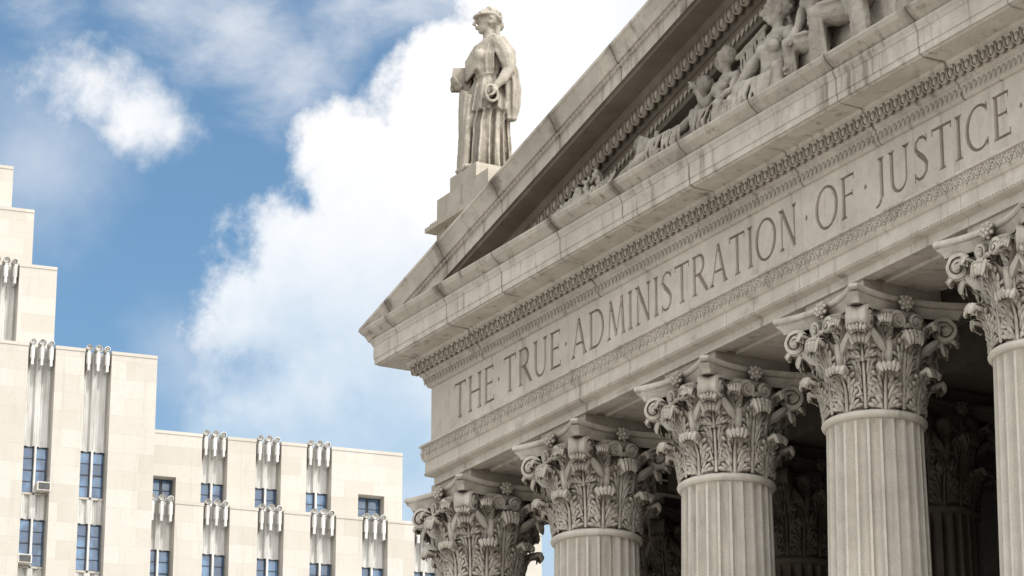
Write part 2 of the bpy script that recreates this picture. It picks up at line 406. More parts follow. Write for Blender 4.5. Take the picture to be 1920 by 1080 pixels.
for d in dots:
    s_=.045; zc=FZ0+FH*.5
    letters.append(('.',[[(d-s_,zc),(d,zc-s_*1.3),(d+s_,zc),(d,zc+s_*1.3)]]))
def prism(g,poly,y0,y1):
    a=sum(poly[i][0]*poly[(i+1)%4][1]-poly[(i+1)%4][0]*poly[i][1] for i in range(4))
    if a<0: poly=poly[::-1]
    vs=[(p_[0],y0,p_[1]) for p_ in poly]+[(p_[0],y1,p_[1]) for p_ in poly]
    g.add(vs,[(0,1,2,3),(7,6,5,4)]+[(i,i+4,(i+1)%4+4,(i+1)%4) for i in range(4)])
g=Geo(); i=0
for c,st in letters:
    for s_ in st:
        i+=1; e=.0004*(i%13); prism(g,s_,Y0+.05-e,Y0+.16+e)
cut=mkobj('cut',mkmesh('cut',g.v,g.f,None))
bm=bmesh.new(); bm.from_mesh(cut.data); bmesh.ops.recalc_face_normals(bm,faces=bm.faces); bm.to_mesh(cut.data); bm.free()
g=Geo(); g.box(X0+.08,X1-.08,Y0+.08,Y0+.128,18.457,19.70)
slab=mkobj('slab',mkmesh('slab',g.v,g.f,M_frieze))
md=slab.modifiers.new('b','BOOLEAN'); md.operation='DIFFERENCE'; md.solver='EXACT'; md.object=cut; md.use_self=True
me=evalmesh(slab,'frieze')
if not me.materials: me.materials.append(M_frieze)
for p in me.polygons: p.material_index=0
frieze=mkobj('frieze',me,CH)
bpy.data.objects.remove(slab); bpy.data.objects.remove(cut)
for c,st in letters:
    g=Geo()
    for k,s_ in enumerate(st):
        vs=[(p_[0],Y0+.122-.0006*k,p_[1]) for p_ in s_]; g.add(vs,[(0,1,2,3)])
    o=g.obj('carved_dot' if c=='.' else 'carved_letter',M_letter,frieze)

# ------------------------------------------------------------------ column shaft
def shaft_mesh():
    g=Geo(); NF=24; per=10; n=NF*per; R=[]
    z0,z1=.95,11.33
    zs=[z0,z0+.1,z0+.16,3,6,9,z1-.22,z1-.14,z1-.08,z1-.03]
    for z in zs:
        f=z/z1; r=.885-.125*f**1.6
        amp={0:0,1:.6,9:0,8:.45,7:.8}.get(zs.index(z),1)
        ring=[]
        for i in range(n):
            t=(i%per)/per; q=0 if t<.2 else sqrt(max(0,1-((t-.6)/.4)**2))
            rr=r-.105*amp*q; a=2*pi*i/n; ring.append((rr*cos(a),rr*sin(a),z))
        R.append(ring)
    g.rings(R)
    def rev(pf,n=64):
        g.rings([[(r*cos(2*pi*i/n),r*sin(2*pi*i/n),z) for i in range(n)] for r,z in pf])
    rev([(.78,z1-.04),(.80,z1-.03),(.825,z1+.0),(.835,z1+.03),(.825,z1+.06),(.79,z1+.09),(.76,z1+.10)])
    rev([(1.18,.3),(1.24,.36),(1.26,.44),(1.22,.54),(1.1,.58),(1.04,.66),(1.1,.74),(1.12,.8),(1.08,.86),(.97,.9),(.95,.96),(.88,1.0)])
    g.box(-1.25,1.25,-1.25,1.25,0,.3)
    return g
def finish_norm(me,deg):
    bm=bmesh.new(); bm.from_mesh(me)
    for e in bm.edges:
        if len(e.link_faces)==2 and e.calc_face_angle(0)>radians(deg): e.smooth=False
    bmesh.ops.recalc_face_normals(bm,faces=bm.faces); bm.to_mesh(me); bm.free()
sg=shaft_mesh(); ME_shaft=mkmesh('column_shaft',sg.v,sg.f,M_shaft,True); finish_norm(ME_shaft,38)

# ------------------------------------------------------------------ Corinthian capital
def interp(tab,t):
    for i in range(len(tab)-1):
        if t<=tab[i+1][0]:
            a,b=tab[i],tab[i+1]; k=(t-a[0])/(b[0]-a[0])
            return [a[j]+(b[j]-a[j])*k for j in range(1,len(a))]
    return list(tab[-1][1:])
LPATH=[(0,.02,0),(.2,.03,.24),(.4,.05,.48),(.55,.085,.67),(.66,.15,.80),(.76,.24,.91),(.84,.33,.95),(.91,.39,.92),(.96,.405,.85),(1,.385,.76)]
def leaf(g,ang,z0,H,W,R0,curl=1.,lob=4,fat=1.):
    NU,NV=8,18; vs=[];fs=[]
    wf=lambda t: W*(.86+.22*sin(min(1,t*1.25)*pi*.85))*(1-.42*max(0,(t-.60)/.40)**1.5)
    def P(s,t,off=0.):
        rad,hh=interp(LPATH,max(0,min(1,t))); rr=R0+rad*curl+off-.03*s*s
        a=ang+s*wf(t)/rr; return Vector((rr*cos(a),rr*sin(a),z0+hh*H-.12*s*s*H*max(0,t-.5)))
    for j in range(NV+1):
        t=j/NV
        for i in range(NU+1): vs.append(P((-1+2*i/NU)*.90,t,-.01))
    for j in range(NV+1):
        t=j/NV
        for i in range(NU+1): vs.append(P((-1+2*i/NU)*.90,t,-.065)-Vector((0,0,.05*max(0,t-.6))))
    nb=(NV+1)*(NU+1)
    for j in range(NV):
        for i in range(NU):
            a=j*(NU+1)+i; fs.append((a,a+1,a+NU+2,a+NU+1)); fs.append((nb+a,nb+a+NU+1,nb+a+NU+2,nb+a+1))
    g.add(vs,fs)
    n=9
    for i in range(n-1):
        g.caps(P(0,i/(n-1)*.95,.008),P(0,(i+1)/(n-1)*.95,.008),W*.12*(1-.4*i/n),W*.12*(1-.4*(i+1)/n),6)
    for k in range(lob):
        t0=.02+.68*k/lob
        for s in (-1,1):
            for q in range(3):
                ta=t0+.04+.02*q; tb=t0+.30-.075*q; sb=(.50+.24*q)*(1-.06*k)
                a=P(s*.16,ta,.0); m_=P(s*(sb*.62),(ta*.45+tb*.55),.012); b=P(s*sb,min(.97,tb),.028+.014*q)
                r=W*.13*fat
                g.spin(a,m_,r*.8,r,6); g.spin(m_-(b-m_)*.3,b,r*1.15,r*.95,6)
    for s in (-.75,-.4,0,.4,.75):
        g.spin(P(s*.6,.70,.0),P(s*.95,.90,.02),W*.17,W*.17,6); g.spin(P(s*.9,.84,.02),P(s*.85,1.0,.01),W*.18,W*.16,6)
def spiral(g,c,out,up,lat,r0,turns,width,th,tail,thick=.03):
    c=Vector(c); pts=list(map(Vector,tail)); W=[lat*width*(.55+.45*i/max(1,len(tail)-1)) for i in range(len(tail))]
    T=[thick*1.4]*len(tail)
    n=int(24*turns)
    for i in range(n+1):
        t=i/n; a=radians(150)-t*turns*2*pi; r=r0*(1-.80*t)
        pts.append(c+out*r*cos(a)+up*r*sin(a)); W.append(lat*width*(1+.15*t)); T.append(thick*(1-.2*t))
    g.ribbon(pts,W,T)
    g.disc(c-lat*width*1.2,c+lat*width*1.2,r0*.24,10)
    g.disc(c-lat*width*.65,c+lat*width*.65,r0*.97,18)
def capital_mesh():
    g=Geo()
    n=48
    pf=[(.70,0),(.71,.5),(.74,.95),(.80,1.25),(.88,1.46),(.92,1.57),(.92,1.62),(.80,1.63)]
    g.rings([[(r*cos(2*pi*i/n),r*sin(2*pi*i/n),z) for i in range(n)] for r,z in pf])
    for k in range(8): leaf(g,radians(22.5+45*k),0,.76,.295,.75,1.0)
    for k in range(8): leaf(g,radians(45*k),.10,1.22,.28,.76,1.08,5)
    up=Vector((0,0,1))
    for k in range(4):
        for s in (-1,1):
            leaf(g,radians(45+90*k+s*20),.80,.70,.19,.84,.9,3,1.1)
            a=radians(45+90*k+s*27); g.caps((.76*cos(a),.76*sin(a),.45),(.84*cos(a),.84*sin(a),1.08),.065,.10,8)
    for k in range(4):
        a=radians(45+90*k); d=Vector((cos(a),sin(a),0)); l=Vector((-sin(a),cos(a),0))
        for s in (-1,1):
            out=(d+l*s*(-.22)).normalized(); lat=(l+d*s*.22).normalized()
            c=d*1.17+l*s*.105+up*1.39
            b=radians(45+90*k+s*24)
            t0=Vector((.84*cos(b),.84*sin(b),1.05)); e=c+out*.2*cos(radians(150))+up*.2*sin(radians(150))
            spiral(g,c,out,up,lat,.205,1.8,.095,0,[t0,t0.lerp(e,.35)+up*.05,t0.lerp(e,.7)+up*.06],.032)
            g.spin(t0-up*.1,c-up*.1-out*.05,.09,.07,6)
        leaf(g,a,.80,.50,.24,.87,1.25,3,1.1)
    for k in range(4):
        a=radians(90*k); d=Vector((cos(a),sin(a),0)); l=Vector((-sin(a),cos(a),0))
        for s in (-1,1):
            c=d*.92+l*s*.165+up*1.44
            b=a+s*radians(19); t0=Vector((.82*cos(b),.82*sin(b),1.08))
            out=(-l*s); e=c+out*.13*cos(radians(150))+up*.13*sin(radians(150))
            spiral(g,c,out,up,d,.13,1.6,.055,0,[t0,t0.lerp(e,.5)+d*.02],.026)
        leaf(g,a,1.0,.42,.13,.82,.4,3,1.1)
        c=d*.955+up*1.735
        for q in range(7):
            t=2*pi*q/7; w=l*cos(t)+up*sin(t)
            g.spin(c+w*.02+d*.045,c+w*.11+d*.025,.03,.045,6)
        for q in range(7):
            t=2*pi*(q+.5)/7; w=l*cos(t)+up*sin(t); g.spin(c+w*.04,c+w*.14-d*.01,.035,.04,6)
        g.ell(c+d*.055,(.04,)*3,8,6); g.ell(c-d*.03,(.10,.10,.10),10,8)
    def ring(s,z):
        r=[]
        for k in range(4):
            a=radians(90*k-90); ca,sa=cos(a),sin(a)
            for i in range(13):
                t=-1+2*i/12; x=1.05*t; y=-(.885+.255*t*t)
                x*=s;y*=s; r.append((x*ca-y*sa,x*sa+y*ca,z))
        return r
    g.rings([ring(.90,1.58),ring(.915,1.635),ring(.94,1.68),ring(.985,1.725),ring(.965,1.732),ring(.965,1.745),ring(1.0,1.765),ring(1.015,1.795),ring(1.0,1.845),ring(.97,1.85)])
    g.box(-.80,.80,-.69,.80,1.848,2.09)
    return g
cg=capital_mesh(); 
for v in cg.v:
    v.z*=1.02
    if v.z<1.6:
        q=noise.noise(v*6)*.022+noise.noise(v*17)*.012
        r=sqrt(v.x**2+v.y**2)+1e-6; v.x+=v.x/r*q; v.y+=v.y/r*q; v.z+=q*.6
ME_cap=mkmesh('capital',cg.v,cg.f,M_cap,True); finish_norm(ME_cap,50)
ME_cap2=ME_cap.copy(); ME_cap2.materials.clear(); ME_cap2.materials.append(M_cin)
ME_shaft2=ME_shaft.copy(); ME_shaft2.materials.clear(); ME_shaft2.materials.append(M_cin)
ZB=4.2
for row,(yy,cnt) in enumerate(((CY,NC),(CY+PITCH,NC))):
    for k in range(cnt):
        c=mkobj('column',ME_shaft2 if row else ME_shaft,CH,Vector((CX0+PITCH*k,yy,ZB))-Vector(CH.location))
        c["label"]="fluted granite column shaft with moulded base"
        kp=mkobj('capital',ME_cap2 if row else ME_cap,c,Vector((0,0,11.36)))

# ------------------------------------------------------------------ portico interior, podium, steps
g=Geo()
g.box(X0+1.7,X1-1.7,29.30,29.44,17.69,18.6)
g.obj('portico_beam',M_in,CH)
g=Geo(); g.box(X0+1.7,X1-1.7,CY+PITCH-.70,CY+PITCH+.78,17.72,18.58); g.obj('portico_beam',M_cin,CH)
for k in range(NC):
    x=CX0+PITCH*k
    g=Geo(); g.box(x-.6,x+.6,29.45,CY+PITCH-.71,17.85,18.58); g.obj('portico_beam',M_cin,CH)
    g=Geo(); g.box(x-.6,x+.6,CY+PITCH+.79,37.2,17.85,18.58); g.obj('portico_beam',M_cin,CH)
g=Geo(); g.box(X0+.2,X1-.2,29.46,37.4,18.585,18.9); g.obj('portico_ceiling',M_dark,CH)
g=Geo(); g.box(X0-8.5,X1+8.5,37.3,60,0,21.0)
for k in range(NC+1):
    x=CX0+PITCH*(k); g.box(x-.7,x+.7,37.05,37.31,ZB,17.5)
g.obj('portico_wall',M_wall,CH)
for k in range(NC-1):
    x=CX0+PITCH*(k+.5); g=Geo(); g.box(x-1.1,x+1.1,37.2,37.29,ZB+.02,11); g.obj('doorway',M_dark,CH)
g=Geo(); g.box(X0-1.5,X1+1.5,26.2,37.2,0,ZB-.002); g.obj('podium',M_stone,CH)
g=Geo()
for i in range(24): g.box(X0-1.4,X1+1.4,26.2-.36*(24-i),26.199-.36*(23-i),0,(i+1)*ZB/25)
g.obj('stairs',M_stone,CH)

# ------------------------------------------------------------------ figures
def finger_hand(g,w,dirv,side,s=1.):
    w=Vector(w); d=Vector(dirv).normalized(); sd=Vector(side).normalized(); nn=d.cross(sd).normalized()
    pc=w+d*.10*s; g.chain([w,pc],[.045*s,.062*s]); g.caps(pc-sd*.03*s,pc+sd*.03*s,.05*s,.05*s)
    for i,(o,l) in enumerate(((-.055,.15),(-.018,.175),(.018,.165),(.052,.13))):
        a=pc+sd*o*s+d*.03*s; b=a+d*l*.5*s+nn*.01*s; c=b+d*l*.32*s+nn*l*.35*s
        g.chain([a,b,c],[.021*s,.019*s,.015*s],8)
    g.chain([w+d*.05*s-sd*.05*s,w+d*.11*s-sd*.10*s+nn*.02*s,w+d*.17*s-sd*.10*s+nn*.06*s],[.026*s,.022*s,.017*s],8)
def head(g,c,face,s=1.,hair=True,up=(0,0,1)):
    c=Vector(c); f=Vector(face).normalized(); u=Vector(up).normalized(); l=u.cross(f).normalized(); f=l.cross(u)
    R=Matrix((l,f,u)).transposed()
    def E(p,r): g.ell(c+R@(Vector(p)*s),tuple(q*s for q in r),14,10,R)
    E((0,0,.03),(.155,.19,.20)); E((0,.045,-.10),(.11,.125,.13)); E((0,.10,-.185),(.055,.06,.045))
    g.chain([c+R@(Vector((0,.185,.03))*s),c+R@(Vector((0,.235,-.06))*s)],[.022*s,.036*s],8)
    E((0,.18,-.115),(.05,.035,.014)); E((0,.178,-.145),(.045,.033,.014))
    for q in (-1,1):
        E((q*.062,.165,.02),(.03,.022,.018)); E((q*.06,.172,.062),(.048,.03,.014)); E((q*.15,-.01,-.03),(.025,.04,.06))
    if hair:
        E((0,-.05,.07),(.185,.20,.20))
        rn=random.Random(3)
        for i in range(110):
            a=rn.uniform(0,2*pi)
            th=rn.uniform(-.3,1.4)
            p=Vector((.19*cos(th)*cos(a),-.05+.205*cos(th)*sin(a),.07+.205*sin(th)))
            if p.y>.11 and p.z<.13: continue
            g.ell(c+R@(p*s),(.032*s,.032*s,.028*s),6,5)
def fold_loft(g,levels,nf,amp,ph=0,n=90,cx=0,cy=0,seed=1):
    R=[]
    for z,hx,hy,ox,oy,fa in levels:
        ring=[]
        for i in range(n):
            a=2*pi*i/n
            wv=0
            for q,(k,am) in enumerate(((nf,1.),(nf*1.7+.3,.5),(nf*.45,.6))):
                k=round(k); wv+=am*(1-2*abs(sin(k*a/2+ph+q*1.3+.35*sin(z*1.1+q))))
            r=1+fa*wv*.5
            ring.append((cx+ox+hx*r*cos(a),cy+oy+hy*r*sin(a),z))
        R.append(ring)
    g.rings(R)
def dens(levels,step=.07):
    out=[]
    for a,b in zip(levels,levels[1:]):
        n=max(1,int(abs(b[0]-a[0])/step))
        for i in range(n):
            t=i/n; t2=t*t*(3-2*t); out.append(tuple([a[0]+(b[0]-a[0])*t]+[a[j]+(b[j]-a[j])*t2 for j in range(1,len(a))]))
    out.append(levels[-1]); return out
g=Geo()
fold_loft(g,dens([(0,.50,.52,.0,-.06,.30),(.25,.48,.48,.0,-.06,.30),(.9,.45,.43,.0,-.04,.27),(1.4,.43,.37,0,0,.22),(1.75,.41,.32,0,0,.15),(2.08,.35,.27,0,0,.06)]),17,.1,n=120)
fold_loft(g,dens([(1.28,.51,.43,.01,-.01,.24),(1.5,.48,.40,.01,0,.22),(1.8,.44,.35,0,0,.17),(2.06,.36,.28,0,0,.10),(2.12,.34,.26,0,0,.04)]),15,.1,ph=.7,n=120)
fold_loft(g,dens([(2.05,.35,.27,0,0,.07),(2.2,.41,.33,0,-.02,.14),(2.5,.45,.35,0,-.04,.13),(2.7,.46,.27,0,0,.10),(2.82,.40,.20,0,.02,.04),(2.93,.2,.14,0,.02,0),(3.0,.11,.11,0,.01,0)]),15,.1,ph=1.9,n=120)
for q in (-1,1): g.ell((q*.16,-.27,2.48),(.15,.13,.15),12,9)
g.chain([(0,.02,2.9),(-.02,0,3.14)],[.13,.11])
R=[]
for i in range(24):
    a=2*pi*i/24; R.append((.355*cos(a),.285*sin(a),2.08))
for i in range(24): g.caps(R[i],R[(i+1)%24],.03,.03,6)
g.chain([(-.15,-.05,1.5),(-.17,-.36,1.0),(-.17,-.28,.1)],[.22,.18,.15])
g.chain([(.42,.02,2.72),(.55,.12,2.42),(.58,.15,2.12)],[.175,.16,.125])
for q in range(6):   # sleeve folds on the upper arm
    g.chain([(.36+.04*q,-.12+.03*q,2.80),(.50+.03*q,-.08+.06*q,2.5),(.54+.02*q,.0+.05*q,2.28)],[.03,.04,.03],8)
g.chain([(.58,.15,2.12),(.57,-.0,1.88),(.54,-.12,1.74)],[.12,.10,.068])
finger_hand(g,(.54,-.12,1.74),(-.05,-.35,-.8),(1,0,0),1.3)
for i in range(20):
    a=2*pi*i/20;b=2*pi*(i+1)/20
    g.caps((.56,-.24+.14*cos(a),1.55+.17*sin(a)),(.56,-.24+.14*cos(b),1.55+.17*sin(b)),.035,.035,6)
fold_loft(g,dens([(1.10,.09,.12,.42,.28,.35),(1.4,.14,.18,.43,.28,.36),(1.75,.15,.20,.45,.27,.32),(2.1,.13,.17,.46,.24,.26),(2.45,.11,.12,.42,.18,.2)]),7,.1)
fold_loft(g,dens([(.05,.42,.17,0,.24,.30),(1.2,.40,.16,0,.22,.28),(2.2,.37,.14,0,.17,.22),(2.78,.36,.1,0,.08,.08)]),15,.1)
for q in range(6):
    g.chain([(.40-.03*q,-.10-.02*q,2.88-.05*q),(.1,-.35,2.68-.09*q),(-.2,-.40,2.44-.08*q),(-.40,-.22,2.3-.06*q)],[.05,.038,.038,.03],8)
g.chain([(-.42,.02,2.72),(-.50,-.05,2.4),(-.50,-.12,2.12)],[.17,.155,.12])
g.chain([(-.50,-.12,2.12),(-.44,-.32,1.98),(-.36,-.40,1.92)],[.12,.105,.068])
finger_hand(g,(-.36,-.40,1.90),(.3,-.8,.25),(1,.3,0),1.3)
for q,(sx0,sy0,sx1,sy1) in enumerate(((-.40,-.34,-.38,-.42),(-.34,-.42,-.28,-.48),(-.26,-.44,-.18,-.50),(-.16,-.42,-.08,-.52),(-.42,-.26,-.46,-.32),(-.06,-.38,.03,-.52),(-.46,-.18,-.49,-.22))):
    g.chain([(sx0,sy0,1.90-.05*q),(sx0*.95,sy0*.98-.02,1.4),(sx1*.97,sy1*.94,.8),(sx1,sy1,.05)],[.06,.075,.08,.09],10)
fold_loft(g,dens([(0,.32,.28,-.14,-.22,.2),(.7,.30,.26,-.16,-.20,.2),(1.4,.28,.24,-.20,-.18,.2),(1.85,.22,.20,-.28,-.20,.2)]),9,.1,n=80)
head(g,(-.02,-.03,3.33),(-.25,-1,0),1.15)
g.ell((0,.22,3.30),(.12,.12,.12),10,8)
g.chain([(.06,.16,3.2),(.12,.12,3.0),(.14,.06,2.85)],[.07,.06,.04],8)
for i in range(22):
    a=2*pi*i/22; g.ell((-.02+.215*cos(a),-.03-.02+.24*sin(a),3.45+.03*sin(a)),(.045,.045,.035),6,5)
g.ell((-.2,-.48,.06),(.1,.17,.07),10,6); g.ell((.14,-.48,.06),(.1,.16,.07),10,6)
st=fuse(g,'statue',M_statue,.018,None,(-52.60,28.72,24.05),1,.006)
st["label"]="weathered stone robed statue holding a book, standing on roof pedestal"; st["category"]="statue"
def bx(g,c,h,R3):
    vs=[Vector(c)+R3@Vector((sx*h[0],sy*h[1],sz*h[2])) for sz in(-1,1) for sy in (-1,1) for sx in (-1,1)]
    g.add(vs,[(0,2,3,1),(4,5,7,6),(0,1,5,4),(2,6,7,3),(0,4,6,2),(1,3,7,5)])
g=Geo()
R3=Matrix.Rotation(radians(-8),3,'X')@Matrix.Rotation(radians(48),3,'Z')
nb=R3@Vector((0,1,0))
for o_,hh in ((-.045,(.21,.014,.25)),(0,(.195,.034,.235)),(.045,(.21,.014,.25))): bx(g,Vector((-.38,-.40,2.12))+nb*o_,hh,R3)
g.obj('book',M_statue,st,False,Vector((0,0,0)))

g=Geo()
g.box(-53.52,-51.3,28.05,30.0,20.9,23.04)
g.box(-53.70,-51.1,27.87,30.2,23.04,23.13); g.box(-53.62,-51.2,27.94,30.1,23.13,23.21)
g.box(-53.48,-51.35,28.03,30.0,23.21,23.70)
g.box(-53.10,-52.0,28.12,29.36,23.70,24.06)
o=g.obj('pedestal',M_ped,CH)

# tympanum sculpture
def seated(g,P,face,s,lean,legs,arms,hair=True,drape=True):
    P=Vector(P); V=lambda *a:P+Vector(a)*s
    lx,ly=lean
    pel=V(0,0,.0); ch=V(lx,ly,.62); nk=V(lx*1.2,ly*1.2,.88)
    g.chain([pel,V(lx*.4,ly*.4,.25),V(lx*.8,ly*.8,.5),ch],[.24*s,.19*s,.23*s,.24*s])
    for q in (-1,1):
        g.ell(V(lx+.12*q,ly-.16,.63),(.145*s,.09*s,.105*s),12,9)
        for w_ in range(3): g.ell(V(lx*.7+.06*q,ly-.185,.46-.10*w_),(.055*s,.035*s,.045*s),8,6)
        g.ell(V(lx*.7+.19*q,ly-.05,.33),(.06*s,.09*s,.12*s),8,6)
    sl=V(lx-.31,ly,.76); sr=V(lx+.31,ly,.76)
    g.chain([sl,nk,sr],[.10*s,.115*s,.10*s]); g.chain([nk,V(lx*1.25,ly*1.25-.02,1.06)],[.09*s,.08*s])
    g.ell(sl,(.125*s,.125*s,.14*s),12,9); g.ell(sr,(.125*s,.125*s,.14*s),12,9)
    head(g,V(lx*1.3,ly*1.3-.03,1.20),face,.92*s,hair)
    for sh,(el,ha) in zip((sl,sr),arms):
        el=V(*el);ha=V(*ha); g.chain([sh,sh.lerp(el,.25),sh.lerp(el,.55),el],[.10*s,.09*s,.105*s,.07*s]); g.chain([el,el.lerp(ha,.3),ha],[.072*s,.082*s,.045*s])
        finger_hand(g,ha,(ha-el),(0,1,.2),.8*s)
    for sg_,(kn,ft) in zip((-1,1),legs):
        hp=V(sg_*.14,0,0); kn=V(*kn);ft=V(*ft)
        g.chain([hp,hp.lerp(kn,.5),kn],[.19*s,.165*s,.11*s]); g.ell(kn+Vector((0,-.05,.02))*s,(.09*s,.07*s,.09*s),10,8); g.chain([kn,kn.lerp(ft,.35),ft],[.105*s,.115*s,.06*s])
        g.caps(ft,ft+Vector((.05*sg_,-.2,-.03))*s,.06*s,.045*s)
        if drape:
            for q in range(6):
                o_=Vector((.045*(q-2.5),-.07,.13))*s; m_=hp.lerp(kn,.5)+Vector((0,0,-.03-.02*(q%2)))*s
                g.chain([hp+o_,m_+o_*1.25,kn+o_*.8,kn+Vector((.05*(q-2.5),.02,-.6))*s],[.028*s,.034*s,.034*s,.03*s],8)
def relief(geo,lab,vox=.022):
    o=fuse(geo,'pediment_sculpture',M_sculpt,vox,CH,None,1,.011); o["label"]=lab; return o
def cloth(g,a,b,n,w,r,seed,sag=.25):
    rn=random.Random(seed); a=Vector(a);b=Vector(b)
    for i in range(n):
        t=(i+.5)/n; p=a.lerp(b,t); q=p+Vector((rn.uniform(-.12,.12),rn.uniform(-.05,.05),-w*rn.uniform(.6,1.1)))
        m_=p.lerp(q,.5)+Vector((rn.uniform(-.07,.07),-.08,0)); g.chain([p,m_,q],[r*.5,r*.7,r*.6],8)
YS=27.58
g=Geo()
seated(g,(-40.75,YS,21.40),(-.5,-1,0),1.22,(.08,.05),(((-.55,-.25,.05),(-.75,-.15,-.6)),((.55,-.25,.15),(.55,-.2,-.55))),(((-.60,-.1,.38),(-.78,-.2,.05)),((.72,-.05,.52),(.72,-.2,.16))),True,False)
cloth(g,(-41.4,YS-.32,21.75),(-40.1,YS-.30,21.6),22,.8,.06,1)
relief(g,"carved seated nude figure with bent arms")
g=Geo()
seated(g,(-42.15,YS,21.38),(-1,-.5,.1),.98,(-.02,.05),(((-.5,-.2,.2),(-.9,-.1,-.3)),((.3,-.35,.17),(.1,-.3,-.4))),(((-.5,-.1,.45),(-.55,-.25,.75)),((.45,-.15,.45),(.2,-.3,.3))),True,False)
cloth(g,(-42.8,YS-.27,21.75),(-41.6,YS-.27,21.6),16,.7,.055,2)
relief(g,"carved crouching youth figure")
g=Geo()
seated(g,(-38.2,YS,22.05),(.5,-1,0),1.35,(.05,0),(((-.45,-.3,-.05),(-.6,-.25,-.85)),((.35,-.3,.0),(.42,-.25,-.9))),(((-.55,-.1,.38),(-.95,-.2,.55)),((.6,-.1,.4),(.6,-.25,.0))))
relief(g,"carved draped figure seated on a high block")
g=Geo()
seated(g,(-39.35,YS+.12,21.9),(-1,-.4,0),1.15,(-.1,.0),(((-.45,-.3,-.0),(-.5,-.25,-.75)),((.35,-.3,.0),(.3,-.25,-.7))),(((-.45,-.15,.32),(-.35,-.35,.05)),((.5,-.1,.5),(.4,-.25,.8))))
relief(g,"carved robed attendant figure between seated figures")
g=Geo()
seated(g,(-43.25,YS+.05,21.26),(-1,-.6,0),.90,(.25,.05),(((-.5,-.2,.25),(-1.0,-.1,.05)),((-.45,-.3,.05),(-1.1,-.25,.05))),(((-.30,-.25,.35),(-.5,-.35,.2)),((.5,-.1,.3),(.65,-.15,-.1))))
cloth(g,(-44.2,YS-.3,21.7),(-43.1,YS-.3,21.65),18,.6,.05,6)
relief(g,"carved reclining draped figure")
g=Geo()
bx(g,(-44.55,YS-.12,21.66),(.20,.035,.24),Matrix.Rotation(radians(28),3,'Y')@Matrix.Rotation(radians(25),3,'Z'))
bx(g,(-44.28,YS-.10,21.68),(.20,.035,.24),Matrix.Rotation(radians(14),3,'Y')@Matrix.Rotation(radians(-30),3,'Z'))
g.chain([(-44.9,YS-.2,21.40),(-44.5,YS-.28,21.43),(-44.1,YS-.25,21.5)],[.10,.12,.10])
relief(g,"carved open stone book leaning against figure")
g=Geo(); rn=random.Random(5)
seated(g,(-45.3,YS+.02,21.20),(-1,-.6,0),.66,(.35,.05),(((-.6,-.2,.30),(-1.15,-.1,.16)),((-.55,-.3,.12),(-1.3,-.25,.2))),(((-.30,-.25,.35),(-.5,-.35,.2)),((.5,-.1,.3),(.65,-.15,-.1))))
for i in range(14):
    x=-45.3-.13*i; g.chain([(x,YS-.30,21.50-.012*i),(x-.12,YS-.36,21.33),(x-.05,YS-.3,20.95)],[.028,.035,.035],8)
for i in range(170):
    x=rn.uniform(-48.3,-45.9); top=min(rake(x)-1.40,21.62)
    z=rn.uniform(21.0,max(21.1,top)); r=rn.uniform(.03,.06); a=rn.uniform(.3,2.6); l=rn.uniform(.12,.24)
    g.chain([(x,YS-.1-rn.uniform(0,.2),z),(x+l*.6*cos(a),YS-.32,z+l*.6*sin(a)),(x+l*cos(a+.5),YS-.28,min(top+.05,z+l*sin(a+.5)))],[r*.6,r,r*.4],8)
g.box(-48.3,-44.6,YS-.2,27.96,20.69,21.05)
relief(g,"carved drapery and foliage filling the pediment corner")
g=Geo()
for i in range(420):
    x=rn.uniform(-47.2,-37.3); lim=rake(x)-1.62; base=21.2
    z=rn.uniform(base,max(base+.1,lim-.15)); l=rn.uniform(.15,.4); a=rn.uniform(.6,2.5); r=rn.uniform(.035,.075)
    g.chain([(x,YS+.28,z-.1),(x+l*.5*cos(a),YS+.19,z+l*.4*sin(a)),(x+l*cos(a+.4),YS+.27,min(lim,z+l*.8*sin(a+.4)))],[r*.6,r,r*.5],8)
for i in range(9): g.chain([(-41.75+.09*i,YS+.12,21.4),(-41.7+.09*i,YS+.02,22.45+.03*i)],[.035,.03],8)
g.chain([(-41.8,YS+.02,22.45),(-40.9,YS+.02,22.7)],[.05,.05],8)
g.box(-41.6,-39.9,27.5,28.0,20.75,21.35)
g.box(-39.9,-38.9,27.5,28.0,20.75,21.75)
g.box(-38.9,-37.2,27.5,28.0,20.75,21.95)
g.box(-46.8,-37.2,YS+.25,28.0,20.75,21.5)
relief(g,"carved rock, lyre and folded drapery behind the figures",.024)

# ------------------------------------------------------------------ art deco office building
LBo=Vector((-141.86,72.47,0))
cxh,sxh=.4861,.8739
RV=Vector((cxh,sxh,0)); HV=Vector((-sxh,cxh,0)); th=radians(20)
UD=RV*cos(th)+HV*sin(th)
OB=empty('office_building',LBo); OB.rotation_euler=(0,0,atan2(UD.y,UD.x))
OB["label"]="cream limestone setback office tower with fluted window bays"; OB["category"]="office building"
def lobj(g,name,mat,parent=OB,smooth=False,loc=(0,0,0)): return g.obj(name,mat,parent,smooth,Vector(loc))
HW=.67; RK=.30   # RK: extra depth of the recessed bays behind the pier faces
def rib_profile(u):
    y=0
    for c,w,h in ((-.50,.14,.16),(0,.18,.22),(.50,.14,.16)):
        d=abs(u-c)/w
        if d<1: y=max(y,h*sqrt(1-d*d)*(1-.35*math.exp(-(d/.22)**2)))
    y+=.02*cos(u*38)
    return y
